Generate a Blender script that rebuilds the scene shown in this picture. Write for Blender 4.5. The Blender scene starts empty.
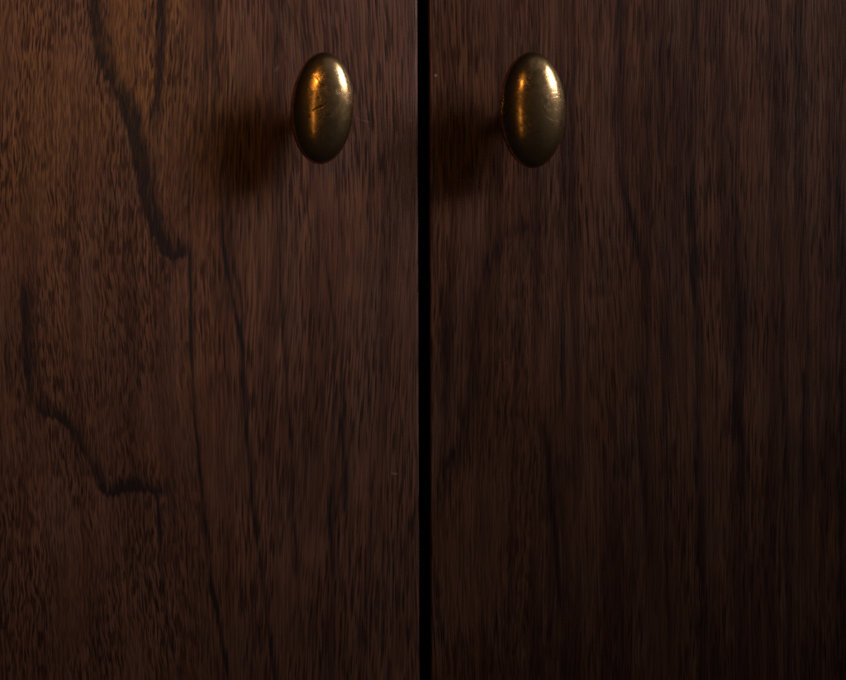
import bpy, bmesh, math, random
from mathutils import Vector

# ------------------------------------------------------------------ scale
S = 0.00041            # metres of door surface for one pixel of the photograph
ZC = 0.44              # height of the picture centre above the cabinet's foot
def wx(px): return (px - 423.0) * S
def wz(py): return ZC + (340.0 - py) * S

sc = bpy.context.scene
col = sc.collection

# ------------------------------------------------------------------ camera
cam_d = bpy.data.cameras.new('camera')
cam = bpy.data.objects.new('camera', cam_d)
col.objects.link(cam)
CAMD = 1.00
cam.location = (0.0, -CAMD, ZC)
cam.rotation_euler = (math.radians(90), math.radians(0.17), 0)
cam_d.sensor_width = 36.0
cam_d.lens = 36.0 * CAMD / (846 * S)
cam_d.clip_start = 0.01
cam_d.clip_end = 50
cam_d.dof.use_dof = True
cam_d.dof.focus_distance = CAMD - 0.004
cam_d.dof.aperture_fstop = 9.0
sc.camera = cam

# ------------------------------------------------------------------ world and lamps (a dim room)
w = bpy.data.worlds.new('World')
sc.world = w
w.use_nodes = True
bg = w.node_tree.nodes['Background']
bg.inputs[0].default_value = (0.62, 0.58, 0.60, 1)
bg.inputs[1].default_value = 0.009

def area(name, loc, target, sx, sy, watts, color, spread=180):
    d = bpy.data.lights.new(name, 'AREA')
    d.shape = 'RECTANGLE'; d.size = sx; d.size_y = sy
    d.energy = watts; d.color = color; d.spread = math.radians(spread)
    o = bpy.data.objects.new(name, d)
    o.location = loc
    v = Vector(target) - Vector(loc)
    o.rotation_euler = v.to_track_quat('-Z', 'Y').to_euler()
    col.objects.link(o)
    return o

area('window_light', (0.96, -0.62, ZC + 0.65), (-0.22, 0.0, ZC + 0.25), 0.48, 0.54, 1.56, (1.0, 0.94, 0.93), 41)
area('warm_lamp', (-0.38, -1.20, ZC + 0.50), (-0.24, 0.0, ZC + 0.22), 0.14, 0.28, 0.145, (1.0, 0.48, 0.10), 28)
area('warm_doorway', (-0.38, -1.25, ZC - 0.06), (-0.16, 0.0, ZC + 0.12), 0.10, 0.62, 0.030, (1.0, 0.50, 0.11), 50)
area('ceiling_bounce', (0.40, -0.95, ZC + 1.05), (0.0, 0.0, ZC + 0.15), 0.90, 0.70, 0.105, (1.0, 0.88, 0.86), 140)

vs = sc.view_settings
vs.view_transform = 'Standard'; vs.look = 'None'; vs.exposure = 0.0; vs.gamma = 1.0
vs.use_curve_mapping = False
sc.cycles.use_denoising = False
sc.cycles.filter_width = 1.5
sc.cycles.use_light_tree = False
sc.cycles.max_bounces = 3
sc.cycles.diffuse_bounces = 1
sc.cycles.glossy_bounces = 2
sc.cycles.use_adaptive_sampling = True
sc.cycles.adaptive_threshold = 0.006

# ------------------------------------------------------------------ node helper
class E:
    """a socket in a node tree, with arithmetic"""
    def __init__(s, nt, sock): s.nt = nt; s.sock = sock
    def _m(s, op, *a, clamp=False):
        n = s.nt.nodes.new('ShaderNodeMath'); n.operation = op; n.use_clamp = clamp
        for i, v in enumerate((s,) + a):
            if isinstance(v, E): s.nt.links.new(v.sock, n.inputs[i])
            else: n.inputs[i].default_value = v
        return E(s.nt, n.outputs[0])
    def __add__(s, o): return s._m('ADD', o)
    __radd__ = __add__
    def __sub__(s, o): return s._m('SUBTRACT', o)
    def __rsub__(s, o): return (s * -1.0) + o
    def __mul__(s, o): return s._m('MULTIPLY', o)
    __rmul__ = __mul__
    def __truediv__(s, o): return s._m('DIVIDE', o)
    def abs(s): return s._m('ABSOLUTE')
    def pow(s, o): return s._m('POWER', o)
    def max(s, o): return s._m('MAXIMUM', o)
    def min(s, o): return s._m('MINIMUM', o)
    def clamp(s): return s._m('ADD', 0.0, clamp=True)
    def gt(s, o): return s._m('GREATER_THAN', o)
    def sstep(s, a, b):
        n = s.nt.nodes.new('ShaderNodeMapRange'); n.interpolation_type = 'SMOOTHSTEP'
        s.nt.links.new(s.sock, n.inputs[0])
        n.inputs[1].default_value = a; n.inputs[2].default_value = b
        n.inputs[3].default_value = 0; n.inputs[4].default_value = 1
        return E(s.nt, n.outputs[0])

def setin(nt, sock, v):
    if isinstance(v, E): nt.links.new(v.sock, sock)
    else: sock.default_value = v

def vec(nt, x, y, z=0.0):
    n = nt.nodes.new('ShaderNodeCombineXYZ')
    for i, v in enumerate((x, y, z)): setin(nt, n.inputs[i], v)
    return E(nt, n.outputs[0])

def noise(nt, x, y, z=0.0, detail=2.0, rough=0.5, dist=0.0):
    n = nt.nodes.new('ShaderNodeTexNoise'); n.noise_dimensions = '3D'
    if not isinstance(z, E):
        n.noise_dimensions = '2D'; y = y + z * 37.31
    nt.links.new(vec(nt, x, y, z).sock, n.inputs['Vector'])
    n.inputs['Scale'].default_value = 1.0
    n.inputs['Detail'].default_value = detail
    n.inputs['Roughness'].default_value = rough
    n.inputs['Distortion'].default_value = dist
    return E(nt, n.outputs[0])

def dashes(nt, x, y, z, r0, r1):
    """short separate strokes: 1 on a stroke, 0 between"""
    n = nt.nodes.new('ShaderNodeTexVoronoi'); n.voronoi_dimensions = '2D'; n.feature = 'F1'
    nt.links.new(vec(nt, x, y + z * 37.31).sock, n.inputs['Vector'])
    n.inputs['Scale'].default_value = 1.0
    return 1.0 - E(nt, n.outputs['Distance']).sstep(r0, r1)

def curve(nt, x, pts, lo, hi, vlo, vhi, vector=False):
    """piecewise curve: x in lo..hi -> value in vlo..vhi through pts"""
    n = nt.nodes.new('ShaderNodeFloatCurve')
    t = (x - lo) * (1.0 / (hi - lo))
    nt.links.new(t.sock, n.inputs['Value'])
    c = n.mapping.curves[0]
    q = [((a - lo) / (hi - lo), (b - vlo) / (vhi - vlo)) for a, b in pts]
    c.points[0].location = q[0]; c.points[1].location = q[-1]
    for a, b in q[1:-1]: c.points.new(a, b)
    for p in c.points: p.handle_type = 'VECTOR' if vector else 'AUTO_CLAMPED'
    n.mapping.extend = 'HORIZONTAL'
    n.mapping.update()
    return E(nt, n.outputs[0]) * (vhi - vlo) + vlo

def oiled(r, g, b, k=0.57): return (r * k, g * k, b * k)     # oiled walnut

def mixc(nt, f, a, b, mode='MIX'):
    n = nt.nodes.new('ShaderNodeMix'); n.data_type = 'RGBA'; n.blend_type = mode
    setin(nt, n.inputs[0], f)
    for s, v in ((n.inputs[6], a), (n.inputs[7], b)):
        if isinstance(v, E): nt.links.new(v.sock, s)
        else: s.default_value = (v[0], v[1], v[2], 1)
    return E(nt, n.outputs[2])

def new_mat(name):
    m = bpy.data.materials.new(name); m.use_nodes = True
    nt = m.node_tree
    return m, nt, nt.nodes['Principled BSDF']

# ------------------------------------------------------------------ walnut
def walnut(name, ox, oz, seed, vlines, hlines, short_region, specks, blots=(), drift_amp=40.0, contrast=1.0, soft=1.0, tints=()):
    """ox, oz: where the panel's own origin lies in photo pixels.
    vlines: grain lines running up and down, x as a function of y; hlines: those running across."""
    m, nt, bsdf = new_mat(name)
    tc = nt.nodes.new('ShaderNodeTexCoord')
    sp = nt.nodes.new('ShaderNodeSeparateXYZ')
    nt.links.new(tc.outputs['Object'], sp.inputs[0])
    X = E(nt, sp.outputs[0]) * (1 / S) + ox
    Y = E(nt, sp.outputs[2]) * (-1 / S) + oz
    D = E(nt, sp.outputs[1]) * (1 / S)           # depth, so the grain runs round the edge
    Xs = X + seed * 1000.0
    # slow drift of the grain and a fine waver
    drift = (noise(nt, Xs * (1/170), Y * (1/560), seed, 0.0) - 0.5) * drift_amp
    waver = (noise(nt, Xs * (1/40), Y * (1/36), seed + 3, 1.0) - 0.5) * 4.6
    fig = short_region(nt, X, Y)                  # 0..1: cathedral figure with short, wavy pores
    Xw = Xs + drift + waver * (fig * 0.8 + 0.2)
    # pores: short dark dashes
    pA = noise(nt, Xw * (1/1.9), Y * (1/17), seed + 6, 0.0).sstep(0.48, 0.60) * 0.75 + dashes(nt, Xw * (1/2.7), Y * (1/24.0), seed + 7, 0.12, 0.30) * 0.55
    pB = noise(nt, Xw * (1/2.0), Y * (1/40), seed + 8, 0.0).sstep(0.49, 0.61) * 0.70 + dashes(nt, Xw * (1/3.0), Y * (1/52.0), seed + 9, 0.11, 0.28) * 0.55
    pC = dashes(nt, Xw * (1/6.2), Y * (1/64.0), seed + 10, 0.09, 0.23)
    pores = fig * pA + (1.0 - fig) * pB
    long_ = pC * (1.0 - fig * 0.35)
    dens = noise(nt, Xw * (1/45), Y * (1/160), seed + 12, 1.0).sstep(0.30, 0.62) * 0.6 + 0.4
    # fibres and broad bands
    fib = noise(nt, Xw * (1/2.1), Y * (1/150), seed + 15, 1.0, 0.65)
    band = noise(nt, Xw * (1/17), Y * (1/420), seed + 18, 2.0, 0.55)
    tone = noise(nt, Xs * (1/95), Y * (1/170), seed + 21, 2.0, 0.55)
    hue = noise(nt, Xw * (1/38), Y * (1/120), seed + 24, 1.5, 0.55)
    cont = noise(nt, Xw * (1/34), Y * (1/520), seed + 27, 1.0, 0.5)
    cl = (1.0 - (((cont * 7.0)._m('FRACT') - 0.5).abs() * (1/0.11))).clamp()   # thin growth lines
    clm = noise(nt, Xw * (1/30), Y * (1/90), seed + 29, 1.0).sstep(0.46, 0.66)
    # figure lines placed where they run on this door
    rag = (noise(nt, Xw * (1/3.2), Y * (1/44), seed + 31, 1.0) - 0.5)
    Yr = Y + rag * 56.0                            # the figure breaks up into upright streaks
    wob = (noise(nt, Xs * (1/30), Y * (1/50), seed + 33, 0.0) - 0.5) * 5.0
    thin = noise(nt, Xw * (1/14), Y * (1/55), seed + 43, 1.0).sstep(0.34, 0.60) * 0.40 + 0.66
    fl = None; halo = None
    for pts, wl, wr, amp in vlines:
        wl, wr = (wl * soft, wr * soft) if wr > 5.5 else (wl * 1.35 * soft, wr * 1.5 * soft)
        f = curve(nt, Yr, pts, -60, 760, -40, 900)
        a = curve(nt, Y, amp, -60, 760, 0, 2)
        d = X - f + wob * 0.5 + rag * min(wr, 9) * 1.1
        mk = (d * (-1 / wl)).max(d * (1 / wr))
        k = (1.0 - mk).clamp().pow(1.1) * a * (1.0 if wr > 5.5 and soft == 1.0 else 0.85)
        if wr <= 5.5: k = k * thin
        fl = k if fl is None else fl.max(k)
        if wr > 9:
            h = (1.0 - ((d + wl * 1.3) * (1 / (wl * 1.3))).abs()).clamp() * a
            halo = h if halo is None else halo.max(h)
    for pts, wu, wd, amp in hlines:
        wu, wd = wu * soft, wd * soft
        f = curve(nt, X, pts, -40, 900, -60, 760)
        a = curve(nt, X, amp, -40, 900, 0, 2)
        d = Y + rag * 13.0 - f + wob * 0.7
        mk = (d * (-1 / wu)).max(d * (1 / wd))
        k = (1.0 - mk).clamp().pow(1.1) * a
        fl = k if fl is None else fl.max(k)
        h = (1.0 - ((d - wd * 1.6) * (1 / (wd * 1.6))).abs()).clamp() * a
        halo = h if halo is None else halo.max(h)
    for bx, by, rx, ry, am in blots:
        q = ((X - bx) * (1 / rx)).pow(2.0) + ((Y - by) * (1 / ry)).pow(2.0) + rag * 0.8
        fl = fl.max((1.0 - q).clamp() * am)
    brk = noise(nt, Xw * (1/9), Y * (1/80), seed + 41, 1.0).sstep(0.30, 0.58) * 0.28 + 0.80
    # colour
    base = mixc(nt, tone.sstep(0.30, 0.70), oiled(0.162, 0.069, 0.046), oiled(0.228, 0.099, 0.062))
    base = mixc(nt, hue.sstep(0.50, 0.72) * 0.55, base, oiled(0.215, 0.083, 0.045))
    base = mixc(nt, (1.0 - hue.sstep(0.30, 0.48)) * 0.45, base, oiled(0.155, 0.085, 0.062))
    for bx, by, rx, ry, am, tcol in tints:          # patches of redder or browner heartwood
        q = ((X - bx) * (1 / rx)).pow(2.0) + ((Y - by) * (1 / ry)).pow(2.0) + (tone - 0.5) * 2.0
        base = mixc(nt, (1.0 - q).clamp() * am, base, tcol)
    base = mixc(nt, (halo.clamp() * 0.45) if halo is not None else 0.0, base, oiled(0.190, 0.105, 0.085))
    dark = oiled(0.034, 0.012, 0.009)
    base = mixc(nt, band.sstep(0.47, 0.72) * (0.55 if soft == 1.0 else 0.72), base, oiled(0.060, 0.024, 0.023))
    base = mixc(nt, cl * clm * 0.55, base, oiled(0.050, 0.020, 0.016))
    base = mixc(nt, ((fib - 0.5) * 2.2 + 0.28).clamp() * 0.90, base, oiled(0.088, 0.036, 0.020))
    base = mixc(nt, (long_ * (dens * 0.85) * contrast).clamp(), base, dark)
    base = mixc(nt, (pores * dens * 1.0 * contrast).clamp(), base, dark)
    base = mixc(nt, (fl * brk * (1.45 + rag * 2.3)).clamp() * (0.93 if soft == 1.0 else 0.84), base, oiled(0.018, 0.011, 0.014))
    spk = None
    for bx, by, rx, ry, rot, am in specks:
        c_, s_ = math.cos(rot), math.sin(rot)
        u = ((X - bx) * c_ + (Y - by) * s_) * (1 / rx)
        v = ((Y - by) * c_ - (X - bx) * s_) * (1 / ry)
        k = (1.0 - (u * u + v * v)).clamp() * am
        spk = k if spk is None else spk.max(k)
    base = mixc(nt, spk.clamp(), base, (0.30, 0.24, 0.20))
    nt.links.new(base.sock, bsdf.inputs['Base Color'])
    rough = 0.44 + (tone - 0.5) * 0.2 + pores * 0.18
    nt.links.new(rough.sock, bsdf.inputs['Roughness'])
    bsdf.inputs['Specular IOR Level'].default_value = 0.12
    hgt = pores * -0.8
    bp = nt.nodes.new('ShaderNodeBump')
    bp.inputs['Strength'].default_value = 0.32
    bp.inputs['Distance'].default_value = 0.00028
    nt.links.new(hgt.sock, bp.inputs['Height'])
    nt.links.new(bp.outputs[0], bsdf.inputs['Normal'])
    return m

def fade(*p): return list(p)
Z0, Z1 = -60, 760
# ---- left door: a long V at the top, a stepped line below it, two lines running down beside them
left_v = [
    ([(Z0, 88), (0, 92), (30, 95), (65, 103), (100, 121), (135, 133), (180, 141), (215, 149), (240, 160), (256, 176), (Z1, 300)], 6.0, 21.0,
     [(Z0, .8), (40, .85), (80, 1.0), (110, 1.3), (140, 1.5), (175, 1.1), (215, .9), (245, 1.2), (256, .4), (262, 0), (Z1, 0)]),
    ([(Z0, 162), (0, 161), (60, 160), (100, 156), (130, 149), (150, 140), (Z1, 100)], 5.0, 8.0,
     [(Z0, 1.0), (60, 1.0), (120, .9), (145, .6), (158, 0), (Z1, 0)]),
    ([(Z0, 189), (160, 190), (340, 191), (400, 194), (450, 198), (510, 203), (570, 209), (620, 217), (680, 228), (Z1, 240)], 2.3, 2.8,
     [(Z0, 0), (120, .15), (200, .6), (260, 1.0), (400, .85), (480, .9), (560, 1.0), (Z1, .9)]),
    ([(Z0, 212), (0, 213), (100, 217), (200, 221), (260, 226), (310, 234), (345, 241), (380, 243), (430, 246), (480, 250), (530, 255), (600, 264), (680, 274), (Z1, 284)], 2.6, 3.4,
     [(Z0, .6), (40, .65), (110, .3), (170, .5), (220, .9), (330, 1.0), (420, .75), (520, .9), (620, .9), (Z1, .8)]),
    ([(Z0, 205), (0, 206), (60, 206), (120, 208), (Z1, 210)], 2.0, 3.5, [(Z0, .5), (60, .5), (110, 0), (Z1, 0)]),
    ([(Z0, 226), (180, 229), (260, 233), (300, 240), (340, 247), (Z1, 280)], 2.2, 2.6,
     [(Z0, 0), (160, 0), (200, .7), (290, .7), (340, 0), (Z1, 0)]),
    ([(Z0, 276), (180, 280), (300, 281), (380, 286), (450, 291), (540, 294), (640, 300), (Z1, 306)], 1.8, 2.4,
     [(Z0, .2), (180, .4), (330, .7), (520, .7), (620, .2), (Z1, .3)]),
    ([(Z0, 325), (260, 326), (340, 334), (450, 332), (560, 330), (Z1, 334)], 2.0, 3.0,
     [(Z0, 0), (220, .2), (300, .55), (420, .8), (540, .7), (620, .2), (Z1, .2)]),
    ([(Z0, 346), (330, 344), (420, 342), (500, 345), (Z1, 348)], 3.0, 5.0,
     [(Z0, 0), (340, 0), (400, .55), (500, .6), (560, 0), (Z1, .3)]),
    ([(Z0, 370), (200, 371), (300, 369), (Z1, 372)], 1.6, 2.2, [(Z0, .4), (120, .5), (240, .6), (330, .2), (Z1, .3)]),
    ([(Z0, 304), (0, 305), (60, 303), (Z1, 310)], 1.8, 2.4, [(Z0, .5), (40, .5), (70, 0), (Z1, 0)]),
    # the stepped line's upright pieces
    ([(Z0, 20), (285, 21), (330, 24), (375, 27), (400, 33), (420, 52), (Z1, 120)], 3.5, 13.0,
     [(Z0, 0), (270, 0), (300, 1.1), (340, 1.1), (390, .7), (410, .3), (420, 0), (Z1, 0)]),
    ([(Z0, 10), (360, 40), (420, 70), (440, 78), (465, 90), (485, 99), (500, 108), (Z1, 200)], 4.0, 14.0,
     [(Z0, 0), (418, 0), (435, .75), (470, .75), (485, .5), (492, 0), (Z1, 0)]),
    ([(Z0, 156), (490, 155), (505, 158), (560, 160), (620, 166), (680, 178), (Z1, 190)], 1.8, 2.4,
     [(Z0, 0), (486, 0), (500, 1.1), (560, 1.0), (620, .9), (Z1, .8)]),
    ([(Z0, 4), (330, 6), (400, 8), (Z1, 10)], 3.0, 5.0, [(Z0, 0), (300, 0), (350, .5), (420, 0), (Z1, 0)]),
]
H0, H1 = -40, 900
left_h = [
    ([(H0, 240), (150, 240), (162, 250), (175, 255), (184, 253), (192, 244), (H1, 230)], 16.0, 5.0,
     [(H0, 0), (148, 0), (160, .8), (172, 1.15), (186, .9), (193, 0), (H1, 0)]),
    ([(H0, 395), (28, 396), (40, 411), (58, 418), (72, 432), (82, 450), (H1, 600)], 20.0, 5.0,
     [(H0, 0), (26, 0), (38, .8), (56, .9), (72, .8), (82, 0), (H1, 0)]),
    ([(H0, 450), (88, 472), (98, 486), (108, 493), (118, 492), (130, 487), (145, 487), (156, 492), (H1, 500)], 18.0, 5.5,
     [(H0, 0), (90, 0), (100, .9), (112, 1.1), (128, 1.1), (145, .9), (154, .7), (168, .3), (178, 0), (H1, 0)]),
]
def left_region(nt, X, Y):
    a = 1.0 - X.sstep(150, 235)
    return (a * 0.9 + 0.08)

right_v = [
    ([(Z0, 624), (0, 622), (60, 619), (130, 616), (180, 622), (220, 632), (265, 641), (340, 645), (Z1, 660)], 4.5, 6.0,
     [(Z0, .5), (60, .5), (120, .5), (180, .6), (230, .8), (270, .7), (320, .3), (400, .3), (Z1, .3)]),
    ([(Z0, 698), (0, 697), (60, 696), (120, 691), (200, 692), (260, 694), (330, 696), (450, 697), (520, 700), (Z1, 702)], 4.5, 6.0,
     [(Z0, .8), (40, .7), (70, .4), (110, .6), (160, .5), (190, 1.0), (270, .9), (310, .6), (400, .5), (470, .9), (560, .9), (640, .5), (Z1, .5)]),
    ([(Z0, 728), (160, 734), (250, 738), (340, 741), (400, 738), (480, 742), (600, 745), (Z1, 748)], 5.0, 6.0,
     [(Z0, 0), (100, 0), (170, .5), (260, .6), (340, .9), (470, .9), (540, .5), (Z1, .5)]),
    ([(Z0, 801), (150, 798), (250, 801), (340, 806), (460, 803), (560, 801), (Z1, 804)], 2.5, 4.0,
     [(Z0, .7), (100, .6), (150, .4), (250, .5), (320, .4), (400, .7), (470, .7), (560, .3), (Z1, .5)]),
    ([(Z0, 560), (225, 545), (234, 520), (240, 506), (252, 497), (268, 489), (290, 481), (330, 475), (400, 473), (430, 467), (470, 451), (495, 436), (520, 425), (Z1, 400)], 7.0, 5.0,
     [(Z0, 0), (228, 0), (240, .4), (262, .8), (290, .6), (340, .5), (410, .6), (460, .7), (500, .4), (530, 0), (Z1, 0)]),
    ([(Z0, 545), (430, 547), (500, 550), (560, 556), (600, 559), (Z1, 566)], 1.8, 2.4,
     [(Z0, 0), (400, 0), (440, .8), (570, 1.0), (620, .5), (Z1, .3)]),
    ([(Z0, 566), (340, 562), (420, 561), (Z1, 566)], 2.2, 3.2, [(Z0, .2), (200, .3), (300, .4), (350, .8), (410, .8), (440, .2), (Z1, .2)]),
    ([(Z0, 566), (100, 566), (200, 568), (280, 572), (Z1, 575)], 4.0, 5.5, [(Z0, .2), (170, .4), (230, .6), (275, .5), (300, 0), (Z1, 0)]),
    ([(Z0, 640), (380, 640), (450, 642), (540, 648), (Z1, 655)], 5.0, 7.0, [(Z0, 0), (350, 0), (400, .6), (520, .7), (580, .3), (Z1, .3)]),
    ([(Z0, 445), (300, 445), (400, 444), (Z1, 440)], 6.0, 6.0, [(Z0, 0), (260, 0), (310, .6), (390, .6), (430, 0), (Z1, 0)]),
    ([(Z0, 836), (100, 838), (240, 842), (Z1, 840)], 5.0, 6.0, [(Z0, .5), (100, .4), (240, .7), (400, .7), (Z1, .6)]),
    ([(Z0, 778), (300, 782), (480, 786), (Z1, 788)], 3.0, 4.0, [(Z0, .2), (220, .4), (330, .6), (470, .7), (Z1, .5)]),
    ([(Z0, 664), (100, 662), (400, 664), (Z1, 670)], 2.0, 2.6, [(Z0, .6), (100, .5), (220, .3), (420, .5), (Z1, .5)]),
    ([(Z0, 712), (50, 710), (Z1, 716)], 2.4, 3.0, [(Z0, .6), (50, .7), (75, 0), (Z1, 0)]),
]
right_h = [
    ([(H0, 230), (495, 240), (510, 235), (525, 230), (545, 232), (556, 224), (H1, 220)], 10.0, 7.0,
     [(H0, 0), (494, 0), (508, .35), (528, .40), (548, .35), (560, 0), (H1, 0)]),
]
def right_region(nt, X, Y):
    a = (1.0 - ((X - 520.0) * (1/60)).abs()).clamp() * Y.sstep(210, 260)
    return a * 0.4 + 0.12

OXL, OXR, OZ = -340.0, 1187.0, 1180.0
GL, GR = 418.4, 429.2                     # the two edges of the gap at the picture's middle
wood_left = walnut('walnut_veneer_long_v_figure', OXL, OZ, 1.37, left_v, left_h, left_region,
    [(394, 473.5, 4.5, 1.3, 0.12, .30), (366, 121, 6.0, 1.0, 0.25, .16), (278, 68, 2.5, 5.0, 0.5, .10), (411, 120, 1.4, 2.0, 0, .15), (358, 118, 3, .9, .6, .10)],
    tints=[(178, 60, 80, 155, .58, oiled(.300, .135, .046)), (40, 110, 70, 150, .30, oiled(.270, .125, .050)), (215, 370, 26, 260, .35, oiled(.260, .095, .048))])
wood_right = walnut('walnut_veneer_straight_figure', OXR, OZ, 4.81, right_v, right_h, right_region,
    [(436.6, 75.5, 1.7, 1.7, 0, .75), (506, 363, 2.2, 2.0, 0, .10), (444, 191, 3, 1, .3, .08)],
    blots=[(520, 258, 17, 13, .22), (600, 292, 15, 9, .3)], drift_amp=26.0, contrast=0.85, soft=1.45, tints=[(600, 560, 260, 260, .35, oiled(.150, .066, .036))])

# ------------------------------------------------------------------ other materials
m, nt, b = new_mat('dark_stained_carcass')
tc = nt.nodes.new('ShaderNodeTexCoord'); sp = nt.nodes.new('ShaderNodeSeparateXYZ')
nt.links.new(tc.outputs['Object'], sp.inputs[0])
gx, gy, gz = (E(nt, sp.outputs[i]) for i in range(3))
g = noise(nt, gx * 900, gz * 25, gy * 900, 3)
nt.links.new(mixc(nt, g.sstep(.35, .65), (0.014, 0.009, 0.007), (0.028, 0.017, 0.012)).sock, b.inputs['Base Color'])
b.inputs['Roughness'].default_value = 0.7
carcass_mat = m

def brass(name, seed, marks, arcs, aged):
    m, nt, b = new_mat(name)
    tc = nt.nodes.new('ShaderNodeTexCoord'); sp = nt.nodes.new('ShaderNodeSeparateXYZ')
    nt.links.new(tc.outputs['Object'], sp.inputs[0])
    x = E(nt, sp.outputs[0]) * 1000; y = E(nt, sp.outputs[1]) * 1000; z = E(nt, sp.outputs[2]) * 1000   # millimetres
    big = noise(nt, x * .14 + seed, z * .11, y * .14, 4, .62)
    mid = noise(nt, x * .50 + seed, z * .38, y * .5, 1.5, .5)
    fine = noise(nt, x * 2.6 + seed, z * 2.2, y * 2.4, 3, .6)
    scr = noise(nt, x * 1.2 + z * 3.2 + seed, z * .4 - x * .25, 0, 2, .5)
    scr2 = noise(nt, x * 3.4 - z * 1.1 + seed, z * .35 + x * .3, 5, 2, .5)
    sl = (1.0 - ((scr - .5).abs() * 60)).clamp() * mid.sstep(.5, .65) + (1.0 - ((scr2 - .5).abs() * 70)).clamp() * mid.sstep(.35, .5) * .6
    pat = (big.sstep(.36, .62) * .70 + mid.sstep(.38, .70) * .45).clamp() * aged
    mk = None
    for mx, mz, rx, rz, rot, am in marks:
        c_, s_ = math.cos(rot), math.sin(rot)
        u = ((x - mx) * c_ + (z - mz) * s_) * (1 / rx); v = ((z - mz) * c_ - (x - mx) * s_) * (1 / rz)
        k = (1.0 - (u * u + v * v) + (fine - .5) * 1.4).clamp() * am
        mk = k if mk is None else mk.max(k)
    ar = None
    for mx, mz, r, wd, x0, am in arcs:          # fine circular scratches
        rr = ((x - mx) * (x - mx) + (z - mz) * (z - mz)).pow(.5)
        k = (1.0 - ((rr - r).abs() * (1 / wd))).clamp() * ((x - x0) * .5).clamp() * am
        ar = k if ar is None else ar.max(k)
    c = mixc(nt, pat, (0.56, 0.365, 0.175), (0.15, 0.088, 0.042))
    c = mixc(nt, fine.sstep(.55, .8) * .35, c, (0.16, 0.085, 0.03))
    hgt = mid * .34 + fine * .012 + sl * -.08
    if mk is not None:
        c = mixc(nt, mk.clamp(), c, (0.05, 0.03, 0.012)); hgt = hgt + mk * -.9
    if ar is not None:
        c = mixc(nt, ar.clamp() * .6, c, (0.62, 0.50, 0.30)); hgt = hgt + ar * -.25
    nt.links.new(c.sock, b.inputs['Base Color'])
    b.inputs['Metallic'].default_value = 1.0
    r = pat * .12 + mid * .07 + sl * .10 + .09
    nt.links.new(r.sock, b.inputs['Roughness'])
    b2 = nt.nodes.new('ShaderNodeBsdfPrincipled'); b2.inputs['Metallic'].default_value = 1.0
    nt.links.new(c.sock, b2.inputs['Base Color']); b2.inputs['Roughness'].default_value = .46
    mx_ = nt.nodes.new('ShaderNodeMixShader'); setin(nt, mx_.inputs[0], pat * .22 + .10)
    nt.links.new(b.outputs[0], mx_.inputs[1]); nt.links.new(b2.outputs[0], mx_.inputs[2])
    nt.links.new(mx_.outputs[0], nt.nodes['Material Output'].inputs['Surface'])
    bp = nt.nodes.new('ShaderNodeBump'); bp.inputs['Strength'].default_value = .35; bp.inputs['Distance'].default_value = .00018
    nt.links.new(hgt.sock, bp.inputs['Height']); nt.links.new(bp.outputs[0], b.inputs['Normal']); nt.links.new(bp.outputs[0], b2.inputs['Normal'])
    return m

brass_worn = brass('aged_brass_dented', 3.1,
    [(-1.2, 0.2, 3.6, .8, .5, .9), (1.6, 2.0, .55, .55, 0, .9), (-.2, 9.6, 2.0, .5, -.5, .7), (-1.4, 4.2, .5, 1.5, .4, .7), (-2.6, 12.0, .6, 1.6, .7, .5), (2.5, -2.5, 1.6, .5, .4, .5)],
    [], .55)
brass_smooth = brass('aged_brass_scratched', 8.7,
    [(1.0, -9.0, 2.4, .5, .3, .3)],
    [(9.0, 1.5, 5.6, .18, -2, .8), (9.5, 0.2, 5.0, .14, 2.0, .6), (8.0, 4.5, 4.6, .14, 1.0, .5), (7.6, -3.0, 3.6, .12, 3.0, .5)], .72)

# ------------------------------------------------------------------ mesh helpers
def link(name, me, mat, parent=None, loc=(0, 0, 0)):
    o = bpy.data.objects.new(name, me); col.objects.link(o)
    if mat: me.materials.append(mat)
    o.location = loc
    if parent: o.parent = parent
    return o

def box_mesh(name, x0, x1, y0, y1, z0, z1, bevel=0.0, seg=3):
    bm = bmesh.new()
    bmesh.ops.create_cube(bm, size=1)
    for v in bm.verts:
        v.co = ((x0 if v.co.x < 0 else x1), (y0 if v.co.y < 0 else y1), (z0 if v.co.z < 0 else z1))
    if bevel:
        bmesh.ops.bevel(bm, geom=bm.edges[:], offset=bevel, segments=seg, affect='EDGES', profile=.5)
    me = bpy.data.meshes.new(name); bm.to_mesh(me); bm.free()
    for p in me.polygons: p.use_smooth = p.area < 0.004
    try: me.set_sharp_from_angle(angle=math.radians(40))
    except Exception: pass
    return me

def lathe(name, prof, a, b_, seg=96):
    """oval lathe along -Y: prof = [(radius fraction, y)], radii scaled to a (x) and b_ (z) as
    given per ring: (fx, fz, y)"""
    bm = bmesh.new(); rings = []
    for fx, fz, y in prof:
        if fx < 1e-6: rings.append([bm.verts.new((0, y, 0))]); continue
        rings.append([bm.verts.new((fx * a * math.cos(2*math.pi*k/seg), y, fz * b_ * math.sin(2*math.pi*k/seg))) for k in range(seg)])
    for r0, r1 in zip(rings, rings[1:]):
        for k in range(seg):
            k2 = (k + 1) % seg
            if len(r0) == 1: bm.faces.new((r0[0], r1[k2], r1[k]))
            elif len(r1) == 1: bm.faces.new((r0[k], r0[k2], r1[0]))
            else: bm.faces.new((r0[k], r0[k2], r1[k2], r1[k]))
    bmesh.ops.recalc_face_normals(bm, faces=bm.faces[:])
    me = bpy.data.meshes.new(name); bm.to_mesh(me); bm.free()
    for p in me.polygons: p.use_smooth = True
    return me

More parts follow.
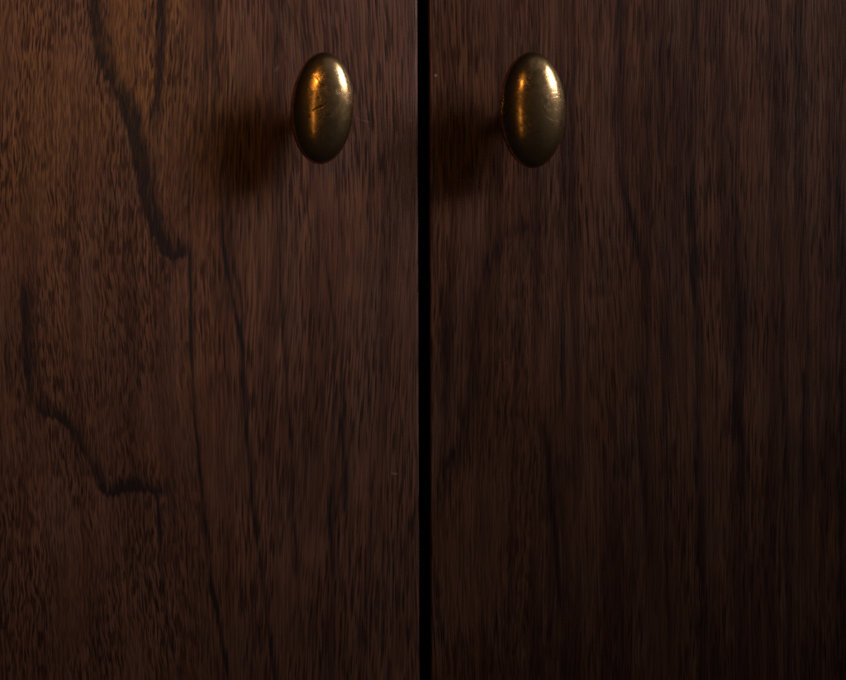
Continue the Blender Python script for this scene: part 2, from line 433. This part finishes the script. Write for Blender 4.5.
# ------------------------------------------------------------------ the cabinet
cb = bpy.data.objects.new('cabinet', None); col.objects.link(cb)
cb['label'] = 'dark walnut cabinet with two flush doors and a pair of oval brass knobs'
cb['category'] = 'cabinet'
DT = 0.018
ztop = wz(-130)
xl, xr = wx(OXL), wx(OXR); y0, y1 = DT + .002, DT + .36
zb, zt = wz(OZ) - .004, ztop + .004
T = .018
def cpart(name, *b): return link(name, box_mesh(name, *b, bevel=.0006, seg=2), carcass_mat, cb)
cpart('side_panel', xl, xl + T, y0, y1, zb, zt)
cpart('side_panel', xr - T, xr, y0, y1, zb, zt)
cpart('top_panel', xl + T + .0002, xr - T - .0002, y0, y1, zt - T, zt)
cpart('bottom_panel', xl + T + .0002, xr - T - .0002, y0, y1, zb, zb + T)
cpart('back_panel', xl + T + .0002, xr - T - .0002, y1 - .008, y1, zb + T + .0002, zt - T - .0002)
cpart('plinth', xl, xr, y0 + .03, y1, 0, zb - .0002)

def door(px0, px1, mat, ox, label):
    me = box_mesh('door', wx(px0) - wx(ox), wx(px1) - wx(ox), 0.0, DT, 0.0, ztop - wz(OZ), 0.0011, 3)
    o = link('door', me, mat, cb, (wx(ox), 0, wz(OZ)))
    o['label'] = label
    return o
door_l = door(OXL, GL, wood_left, OXL, 'walnut door with long V-shaped grain figure and stepped dark line')
door_r = door(GR, OXR, wood_right, OXR, 'darker walnut door with straight vertical grain')

def knob(d, px, py, hw, hh, stand, dome, tilt, pitch, yaw, mat, label):
    """oval domed knob; px, py, hw, hh: its outline in photo pixels"""
    k = (CAMD - stand) / CAMD                     # the rim stands nearer to the camera than the door
    X = (px - 423.0) * S * k; Z = ZC + (340 - py) * S * k
    a = hw * S * k; b_ = hh * S * k
    prof = []
    N = 28
    for i in range(N + 1):                        # domed face
        t = i / N * math.pi / 2
        f = math.sin(t); prof.append((f, f, -stand - dome * math.cos(t) ** 0.95))
    prof += [(1.0, 1.0, -stand + .0005), (.985, .985, -stand + .0007)]
    for i in range(1, 13):                        # the rounded back below the seam, down to the stem
        t = i / 12
        q = math.cos(t * math.pi / 2 * .80)
        prof.append((.985 * q, .985 * q, -stand + .0007 + t * (stand * .5)))
    sx, sz = .0046 / a, .0046 / b_                # the stem is round
    for f, y in ((1, .45), (.86, .33), (.84, .24), (.95, .15), (1.2, .1)):
        prof.append((sx * f, sz * f, -stand * y))
    prof.append((0, 0, -stand * .1))
    o = link('knob', lathe('knob', prof, a, b_), mat, d, (X - d.location.x, 0, Z - d.location.z))
    o['label'] = label
    o.rotation_euler = (math.radians(pitch), math.radians(tilt), math.radians(yaw))
    o.location.z += stand * math.sin(math.radians(pitch)); o.location.x -= stand * math.sin(math.radians(yaw))
    rs = [(0, 0, -.0026), (.86, .86, -.0026), (.96, .96, -.0020), (1, 1, -.0012), (1, 1, .0)]
    link('rosette', lathe('rosette', rs, .0085, .0085, 64), mat, d, (X - d.location.x, 0, Z - d.location.z))

knob(door_l, 323.2, 108.0, 31.6, 56.0, .021, .0068, 3.5, 5, 2, brass_worn, 'worn dented brass oval knob tilted slightly to the right')
knob(door_r, 533.0, 110.5, 33.2, 58.0, .022, .0070, -0.8, 5, 2, brass_smooth, 'smoother upright brass oval knob with curved scratches')
